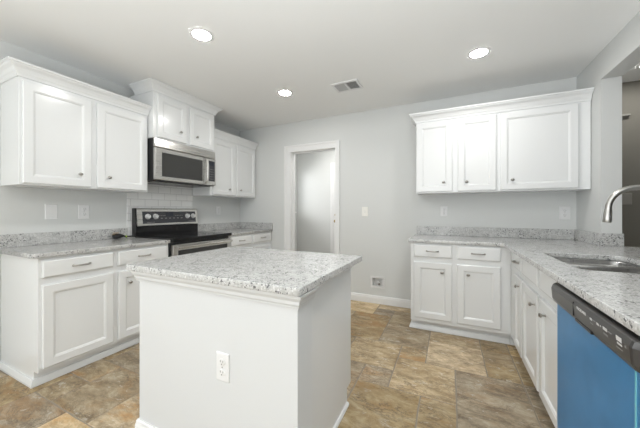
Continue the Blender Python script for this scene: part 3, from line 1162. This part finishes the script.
# vent strip and door face
MB().prism([(0.024, 0.346), (0.0, 0.346), (-0.004, 0.352), (0.004, 0.434), (0.010, 0.438), (0.024, 0.438)], 'x', 0.0, MWW, 0.0015).build('vent_strip', M['steel'], mw)
dr = MB().box(0.0, 0.605, -0.008, 0.024, 0.010, 0.340, 0.006).build('door', M['steel'], mw)
MB().box(0.072, 0.586, -0.0100, -0.004, 0.050, 0.298, 0.002).build('door_window', M['black'], dr)
MB().box(0.086, 0.572, -0.0108, -0.006, 0.062, 0.286, 0.001).build('door_mesh', M['mesh_dark'], dr)
b = MB()
b.tube([(0.632, -0.010, 0.035), (0.632, -0.038, 0.050), (0.632, -0.046, 0.10), (0.632, -0.047, 0.175), (0.632, -0.046, 0.25), (0.632, -0.038, 0.30), (0.632, -0.010, 0.315)], 0.014, 14)
b.build('handle', M['steel'], dr, True)
cpn = MB().box(0.609, MWW, -0.008, 0.024, 0.010, 0.340, 0.004).build('control_panel', M['steel'], mw)
MB().box(0.676, MWW - 0.016, -0.0100, -0.004, 0.060, 0.312, 0.001).build('keypad', M['panel'], cpn)
MB().box(0.690, MWW - 0.028, -0.0112, -0.008, 0.255, 0.300, 0.001).build('clock_display', M['display'], cpn)
for i in range(3):
    for j in range(5):
        MB().box(0.692 + i * 0.024, 0.708 + i * 0.024, -0.0108, -0.009, 0.085 + j * 0.030, 0.089 + j * 0.030).build('key_marking', M['markdim'], cpn)

# ------------------------------------------------------------------ island
IX0, IX1, IY0, IY1 = -1.572, -0.498, 0.874, 1.690
isl = thing('kitchen_island', 'white kitchen island base with plain knee wall facing the viewer', 'island', (-1.02, 1.28, 0), 0)
lx, ly = -isl.location.x, -isl.location.y
KX0, KX1, KY0, KY1 = -1.502, -0.526, 0.912, 1.032
MB().box(KX0 + lx, KX1 + lx, KY0 + ly, KY1 + ly, 0, 0.878, 0.002).build('knee_wall', M['knee'], isl)
CX0, CX1, CYF = -1.455, -0.572, 1.672
b = MB()
b.prism([(KY1 + 0.0005 + ly, 0), (KY1 + 0.0005 + ly, 0.878), (CYF + ly, 0.878), (CYF + ly, 0.10), (CYF - 0.07 + ly, 0.10), (CYF - 0.07 + ly, 0)], 'x', CX0 + lx, CX1 + lx, 0.0012)
b.build('cabinet_box', M['cab'], isl)
BED = [(0, 0), (0.008, 0), (0.010, 0.010), (0.015, 0.016), (0.017, 0.030), (0.027, 0.044), (0.030, 0.056), (0, 0.056)]
MB().sweep(BED, [(KX0 + lx, KY1 + ly), (KX0 + lx, KY0 + ly), (KX1 + lx, KY0 + ly), (KX1 + lx, KY1 + ly)], z0=0.822).build('bed_molding', M['knee'], isl)
MB().sweep(base_profile(0.085), [(KX0 + lx, KY1 + ly), (KX0 + lx, KY0 + ly), (KX1 + lx, KY0 + ly), (KX1 + lx, KY1 + ly)]).build('baseboard', M['trim'], isl)
MB().sweep([(0, 0), (0.014, 0), (0.013, 0.008), (0.008, 0.016), (0, 0.018)], [(CX1 + lx, KY1 + 0.001 + ly), (CX1 + lx, CYF - 0.07 + ly)]).build('shoe_molding', M['trim'], isl)
o = link('countertop', flat_slab([rounded([(IX0, IY0), (IX1, IY0), (IX1, IY1), (IX0, IY1)], [0.03, 0.02, 0.02, 0.03])], CB, CT))
o.data.materials.append(M['granite'])
tag(o, 'freestanding rectangular granite countertop on the white island', 'countertop')


# ------------------------------------------------------------------ wall plates
def plate(w, h, name, label, cat, loc, rz, kind='duplex', mat='plastic', scale=1.0):
    r_ = thing(name, label, cat, loc, rz)
    p = MB()
    p.rings([rect(w, h, 0, 0, -w / 2, -h / 2), rect(w, h, 0, -0.003, -w / 2, -h / 2), rect(w, h, 0.004, -0.006, -w / 2, -h / 2)])
    p.build('cover_plate', M[mat], r_)
    if kind == 'duplex':
        for s in (-1, 1):
            f = MB()
            f.lathe([(0.018, 0.005), (0.018, 0.0085), (0.0165, 0.0095)], (0, 0, s * 0.023), (0, -1, 0), 20, 1.0, 0.85)
            f = f.build('receptacle', M[mat], r_, True)
            g = MB()
            g.box(-0.0085, -0.0060, -0.0102, -0.008, s * 0.023 + 0.000, s * 0.023 + 0.009)
            g.box(0.0060, 0.0085, -0.0102, -0.008, s * 0.023 + 0.000, s * 0.023 + 0.008)
            g.lathe([(0.0030, 0), (0.0030, 0.0022)], (0, -0.008, s * 0.023 - 0.008), (0, -1, 0), 10)
            g.build('slots', M['slot'], f)
        MB().lathe([(0.003, 0), (0.003, 0.0015)], (0, -0.0058, 0), (0, -1, 0), 8).build('screw', M['nickel'], r_)
    if kind == 'toggle':
        MB().box(-0.006, 0.006, -0.0068, -0.004, -0.012, 0.012, 0.001).build('switch_slot', M['greytub'], r_)
        MB().prism([(-0.004, -0.006), (-0.018, 0.004), (-0.018, 0.009), (-0.004, 0.006)], 'x', -0.004, 0.004, 0.0008).build('toggle', M[mat], r_)
    return r_


RL = PI / 2
plate(0.084, 0.128, 'blank_plate', 'blank white wall plate on the left wall, beside the outlet', 'wall plate', (XL, 1.148, 1.189), RL, 'blank')
plate(0.086, 0.132, 'outlet', 'white duplex outlet on the left wall between blank plate and range', 'outlet', (XL, 1.380, 1.187), RL)
plate(0.080, 0.125, 'outlet', 'white duplex outlet on the left wall under the corner wall cabinet', 'outlet', (XL, 3.045, 1.200), RL)
plate(0.082, 0.122, 'light_switch', 'almond light switch on the back wall right of the doorway', 'switch', (-1.006, YB, 1.187), 0, 'toggle', 'almond')
plate(0.074, 0.116, 'outlet', 'white duplex outlet on the back wall above the left of the backsplash', 'outlet', (-0.056, YB, 1.190), 0)
plate(0.086, 0.132, 'outlet', 'white duplex outlet on the back wall in the right corner under the wall cabinet', 'outlet', (1.040, YB, 1.175), 0)
plate(0.074, 0.124, 'outlet', 'white duplex outlet on the front face of the island', 'outlet', (-0.905, KY0 - 0.0003, 0.507), 0)
plate(0.076, 0.120, 'light_switch', 'dim switch plate on the dark wall seen through the pass-through', 'switch', (1.640, 3.87, 1.318), 0, 'blank', 'plate_dim')
o = MB().box(1.590, 1.655, 3.835, 3.8695, 2.160, 2.180, 0.003).build('wall_bracket', M['plate_dim'])
tag(o, 'small pale bracket high on the dark wall beyond the pass-through', 'bracket')

# recessed water supply box near the floor
wb = thing('water_supply_box', 'recessed white water supply box low on the back wall', 'supply box', ((WB[0] + WB[1]) / 2, YB, (WB[2] + WB[3]) / 2), 0)
hw, hh = (WB[1] - WB[0]) / 2, (WB[3] - WB[2]) / 2
fr = MB().grid([-hw - 0.024, -hw + 0.001, hw - 0.001, hw + 0.024], [-hh - 0.024, -hh + 0.001, hh - 0.001, hh + 0.024], [(-hw + 0.001, hw - 0.001, -hh + 0.001, hh - 0.001)], -0.006, -0.0005, 'y')
fr.build('frame', M['plastic'], wb)
b = MB()
b.rings([rect(2 * hw - .002, 2 * hh - .002, 0, -0.003, -hw + .001, -hh + .001), rect(2 * hw - .002, 2 * hh - .002, 0.004, 0.050, -hw + .001, -hh + .001)], cap0=False)
b.build('recess', M['greytub'], wb)
b = MB().lathe([(0.014, 0), (0.014, 0.02), (0.009, 0.022), (0.009, 0.05)], (0.012, 0.045, -hh + 0.003), (0, 0, 1), 14)
b.tube([(0.012, 0.045, 0.0), (0.012, 0.015, -0.004)], 0.008, 10)
b.build('valve', M['nickel'], wb, True)
MB().box(-0.006, 0.030, 0.004, 0.014, -0.010, 0.006, 0.003).build('valve_handle', M['plastic'], wb)

# ------------------------------------------------------------------ ceiling
def can(label, x, y, lens='lens'):
    r_ = thing('ceiling_light', label, 'light', (x, y, ZC), 0, 'recessed ceiling lights')
    b_ = MB()
    rr = [(0.062, 0.0005), (0.064, 0.006), (0.078, 0.006), (0.090, 0.0005)]
    b_.rings([[Vector((q * math.cos(2 * PI * k / 32), q * math.sin(2 * PI * k / 32), -z)) for k in range(32)] for q, z in rr], False, False)
    b_.build('trim_ring', M['trim'], r_, True)
    MB().lathe([(0.063, 0.0003), (0.063, 0.004), (0.05, 0.0055), (0.002, 0.006)], (0, 0, 0), (0, 0, -1), 32).build('lens', M[lens], r_, True)


can('recessed ceiling light nearest the viewer, above the island', -1.672, 1.470)
can('recessed ceiling light above the range end, left of the ceiling vent', -1.656, 2.590)
can('recessed ceiling light on the right, in front of the back wall cabinets', 0.221, 2.625)
can('recessed ceiling light on the right above the viewer', 0.221, 1.200)
can('recessed ceiling light in the dark room beyond the pass-through', 1.625, 3.47, 'lens_dim')

can('added recessed ceiling light brightening the small room behind the doorway', -1.75, 4.15, 'lens_added')  # unseen lamp, added to brighten the laundry walls

vt = thing('ceiling_vent', 'white two-bank louvered air vent in the ceiling', 'vent', (-0.972, 2.725, ZC), 0)
VW, VH = 0.285, 0.215
MB().grid([-VW / 2, -VW / 2 + 0.024, -0.009, 0.009, VW / 2 - 0.024, VW / 2], [-VH / 2, -VH / 2 + 0.024, VH / 2 - 0.024, VH / 2],
          [(-VW / 2 + 0.024, -0.009, -VH / 2 + 0.024, VH / 2 - 0.024), (0.009, VW / 2 - 0.024, -VH / 2 + 0.024, VH / 2 - 0.024)], -0.010, -0.0005, 'z').build('frame', M['plastic'], vt)
MB().box(-VW / 2 + 0.02, VW / 2 - 0.02, -VH / 2 + 0.02, VH / 2 - 0.02, -0.0018, -0.0006).build('duct', M['duct'], vt)
for s in (-1, 1):
    b = MB()
    for k in range(9):
        x = s * (0.016 + k * 0.0118)
        mt = Matrix.Translation((x, 0, -0.0058)) @ Matrix.Rotation(s * math.radians(40), 4, 'Y')
        b.box(-0.0055, 0.0055, -VH / 2 + 0.024, VH / 2 - 0.024, -0.0006, 0.0006, mtx=mt)
    b.build('louver', M['louver'], vt)
